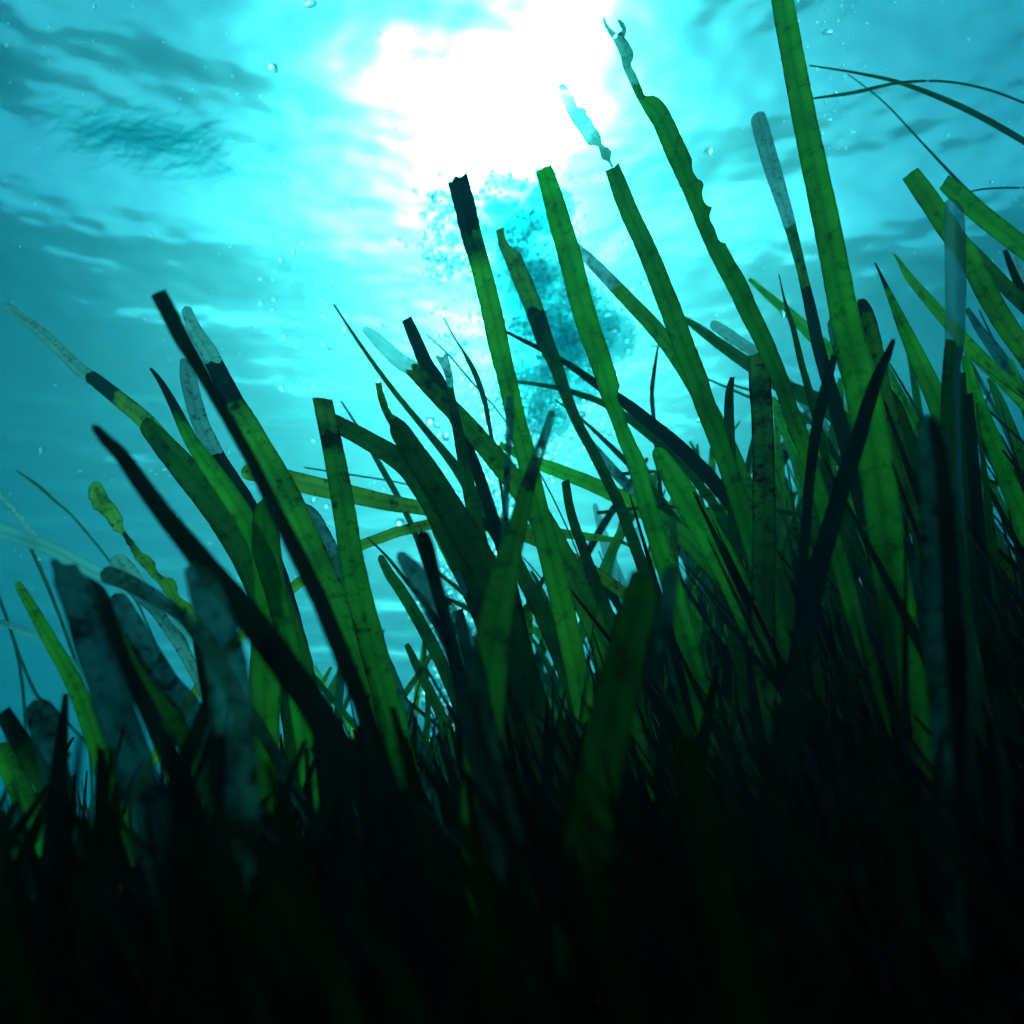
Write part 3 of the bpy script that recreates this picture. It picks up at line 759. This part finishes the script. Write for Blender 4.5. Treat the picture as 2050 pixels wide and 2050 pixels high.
for x, y, r_ in ((908,706,7),(873,670,6),(897,670,7),(918,672,6),(931,688,6),(862,842,9),(875,852,7),(880,868,6),(893,875,8),(801,1045,9),(843,1060,6),(648,690,4),(662,695,5),(690,660,4),
                 (1165,712,6),(1178,710,7),(1082,735,5),(944,770,6),(940,792,5),(876,1385,4),(880,1395,4),(897,1418,6),(900,1435,6),(913,1460,4),(627,1003,5),(655,1012,4),(1400,842,5),(760,650,4)):
    r = ray(x, y)
    s = 2.0 / r.y
    spots.append((CAM + r * s, r_ * s / FPX))
while len(spots) < 210:
    p = plume_point()
    spots.append((p, rb.choice((.004, .005, .006, .008)) * rb.uniform(.8, 1.3)))
for i, (p, r_) in enumerate(spots):
    o = link('bubble', bubble_meshes[i % 4], loc=p)
    o.scale = (r_, r_, r_)
    o.rotation_euler = (rb.uniform(-.3, .3), rb.uniform(-.3, .3), rb.uniform(0, 6))
    px, py, _ = project(p)
    where = ('left of the burnt topped blade' if px < 930 else 'between the burnt topped and the square topped centre blades' if px < 1180 else 'right of the square topped centre blade')
    if py > 860: where = 'low among the centre stems'
    tag(o, 'small silvery air bubble rising ' + where, 'bubble', 'bubbles rising in the plume')

def joined(name, items, base, mat):
    vs, fs = [], []
    for p, r_ in items:
        b = len(vs)
        sq = rb.uniform(.6, 1)
        vs += [(p.x + v.x * r_, p.y + v.y * r_, p.z + v.z * r_ * sq) for v in base[0]]
        fs += [tuple(i + b for i in f) for f in base[1]]
    me = bpy.data.meshes.new(name)
    me.from_pydata(vs, [], fs)
    me.shade_smooth()
    me.materials.append(mat)
    return link(name, me)
items = []
for k in range(5000):
    items.append((plume_point(), rb.choice((rb.uniform(.0015, .003), rb.uniform(.002, .005), rb.uniform(.003, .008)))))
for k in range(260):
    r = ray(rb.gauss(900, 170), rb.gauss(660, 110))
    items.append((CAM + r * ((2.2 + rb.gauss(0, .2)) / r.y), rb.uniform(.002, .0065)))
for k in range(240):                       # ragged fringe of the cloud at its upper left
    y = rb.uniform(380, 560); x = rb.gauss(900, 35)
    r = ray(x, y)
    items.append((CAM + r * ((2.2 + rb.gauss(0, .08)) / r.y), rb.uniform(.003, .013)))
tag(joined('glinting_bubbles', [(p, r_ * 1.15) for p, r_ in items[::2]], ICO2, GLINT), 'bright glinting fine bubbles scattered through the plume', 'bubbles', kind='stuff')
items = [q for k, q in enumerate(items) if k % 2]
tag(joined('fine_bubbles', items, ICO2, BUB), 'froth of fine bubbles filling the plume', 'bubbles', kind='stuff')

# the dense heart of the plume: lumpy caps of air that shade the glow behind
def build_cloud():
    m, n, L = new_mat('bubble_cloud')
    out = n.new('ShaderNodeOutputMaterial')
    tr = n.new('ShaderNodeBsdfTransparent'); tr.inputs[0].default_value = (.34, .66, .68, 1)
    df = n.new('ShaderNodeBsdfDiffuse'); df.inputs[0].default_value = (.25, .5, .5, 1)
    nz = n.new('ShaderNodeTexNoise'); nz.inputs['Scale'].default_value = 38; nz.inputs['Detail'].default_value = 6; nz.inputs['Roughness'].default_value = .7
    tc = n.new('ShaderNodeTexCoord'); L.new(tc.outputs['Object'], nz.inputs[0])
    mr = n.new('ShaderNodeMapRange'); mr.inputs['From Min'].default_value = .35; mr.inputs['From Max'].default_value = .7; mr.inputs['To Min'].default_value = .02; mr.inputs['To Max'].default_value = .12
    L.new(nz.outputs[0], mr.inputs[0])
    mx = n.new('ShaderNodeMixShader'); lw = n.new('ShaderNodeLayerWeight'); lw.inputs[0].default_value = .26
    c1 = n.new('ShaderNodeBsdfTransparent')
    m0 = n.new('ShaderNodeMixShader'); L.new(lw.outputs['Facing'], m0.inputs[0]); L.new(tr.outputs[0], m0.inputs[1]); L.new(c1.outputs[0], m0.inputs[2])
    tr = m0
    L.new(mr.outputs[0], mx.inputs[0]); L.new(tr.outputs[0], mx.inputs[1]); L.new(df.outputs[0], mx.inputs[2])
    L.new(mx.outputs[0], out.inputs[0])
    vs, fs = [], []
    lumps = [(1040,390,75),(1100,420,52),(1010,460,60),(1070,500,75),(1040,570,70),(1100,610,90),(1160,650,85),(1215,675,60),(1080,700,80),(1150,740,70),(1050,790,60),(1100,830,50)]
    for i, (x, y, rp) in enumerate(lumps):
        r = ray(x, y)
        s = (2.3 + .12 * math.sin(i * 2.1)) / r.y
        c = CAM + r * s
        rad = rp * s / FPX
        b = len(vs)
        for v in ICO4[0]:
            k = 1 + .18 * noise.noise(v * 1.1 + Vector((i * 3.1, 0, 0)))
            vs.append(tuple(c + v * rad * k))
        fs += [tuple(q + b for q in f) for f in ICO4[1]]
    me = bpy.data.meshes.new('bubble_cloud')
    me.from_pydata(vs, [], fs)
    me.shade_smooth()
    me.materials.append(m)
    tag(link('bubble_cloud', me), 'dense teal cloud of rising air behind the centre blades', 'bubble cloud', kind='stuff')
build_cloud()

# ------------------------------------------------------------------ things adrift
def speck_mat():
    m, n, L = new_mat('marine_snow')
    out = n.new('ShaderNodeOutputMaterial')
    d = n.new('ShaderNodeBsdfRefraction'); d.inputs['IOR'].default_value = 1.12; d.inputs['Roughness'].default_value = .6
    t = n.new('ShaderNodeBsdfTranslucent'); t.inputs[0].default_value = (.8, .8, .8, 1)
    mx = n.new('ShaderNodeMixShader'); mx.inputs[0].default_value = .25
    L.new(d.outputs[0], mx.inputs[1]); L.new(t.outputs[0], mx.inputs[2]); L.new(mx.outputs[0], out.inputs[0])
    return m
SNOW = speck_mat()
rp_ = random.Random(8)
items = []
for k in range(420):
    y = rp_.uniform(-50, 1250); x = rp_.uniform(-50, 2100); s = rp_.uniform(.7, 3)
    items.append((at(x, y, s), s * rp_.choice((rp_.uniform(.6, 1.6), rp_.uniform(.6, 1.6), rp_.uniform(1.5, 3.6))) / FPX))
for k in range(70):
    s = rp_.uniform(.8, 1.6)
    items.append((at(rp_.gauss(1660, 50), rp_.uniform(-20, 300), s), s * rp_.uniform(.8, 3) / FPX))
tag(joined('suspended_specks', items, ICO1, SNOW), 'pale specks of marine snow hanging in the water', 'specks', kind='stuff')
flake = [shape_mesh('drifting_flake', ICO2, SNOW, .5, .9, i) for i in range(3)]
for i, (x, y, r_, lab) in enumerate(((548,135,9,'white flake adrift left of the sun glow'),(588,503,7,'white flake adrift below the left glow'),(82,902,6,'white flake adrift over the dark water at far left'),
                                     (1418,302,7,'white flake adrift between the chewed and pale speckled blades'),(1655,65,9,'white flake adrift right of the big blade top'),
                                     (1567,628,8,'fuzzy white flake caught on the thin upright strand'),(620,8,12,'white flake adrift at the top edge left of the glow'))):
    s = 1.3 if i != 5 else .7
    o = link('drifting_flake', flake[i % 3], loc=at(x, y, s))
    o.scale = [r_ * s / FPX] * 3
    o.rotation_euler = (i, i * 2.2, i * .7)
    tag(o, lab, 'flake', 'white flakes adrift')

def build_wisp():  # see-through strips laid out as a faint ragged wisp
    rw = random.Random(4)
    vs, fs = [], []
    a0, a1 = at(130, 225, 3.0), at(450, 285, 3.0)
    for k in range(360):
        t = rw.betavariate(1.6, 1.4)
        c = a0.lerp(a1, t) + Vector((rw.gauss(0, .05), rw.gauss(0, .06), rw.gauss(0, .012) - .06))
        ln = rw.uniform(.06, .26)
        dr = Vector((1, rw.gauss(-.15, .25), rw.gauss(0, .06))).normalized()
        sd = Vector((-dr.y, dr.x, rw.uniform(-.5, .5))).normalized() * rw.uniform(.004, .011)
        b = len(vs)
        for j in range(5):
            u = j / 4
            p = c + dr * ln * (u - .5) + Vector((0, .02 * math.sin(u * 3 + k), 0))
            wd = math.sin(math.pi * (.08 + .84 * u))
            vs += [tuple(p - sd * wd), tuple(p + sd * wd)]
        for j in range(4):
            a = b + j * 2
            fs.append((a, a + 1, a + 3, a + 2))
    me = bpy.data.meshes.new('floating_wisp')
    me.from_pydata(vs, [], fs)
    uv = me.uv_layers.new(name='UVMap')
    me.shade_smooth()
    me.materials.append(M["film"])
    tag(link('floating_wisp', me), 'faint ragged wisp floating under the surface at upper left', 'floating weed')
build_wisp()
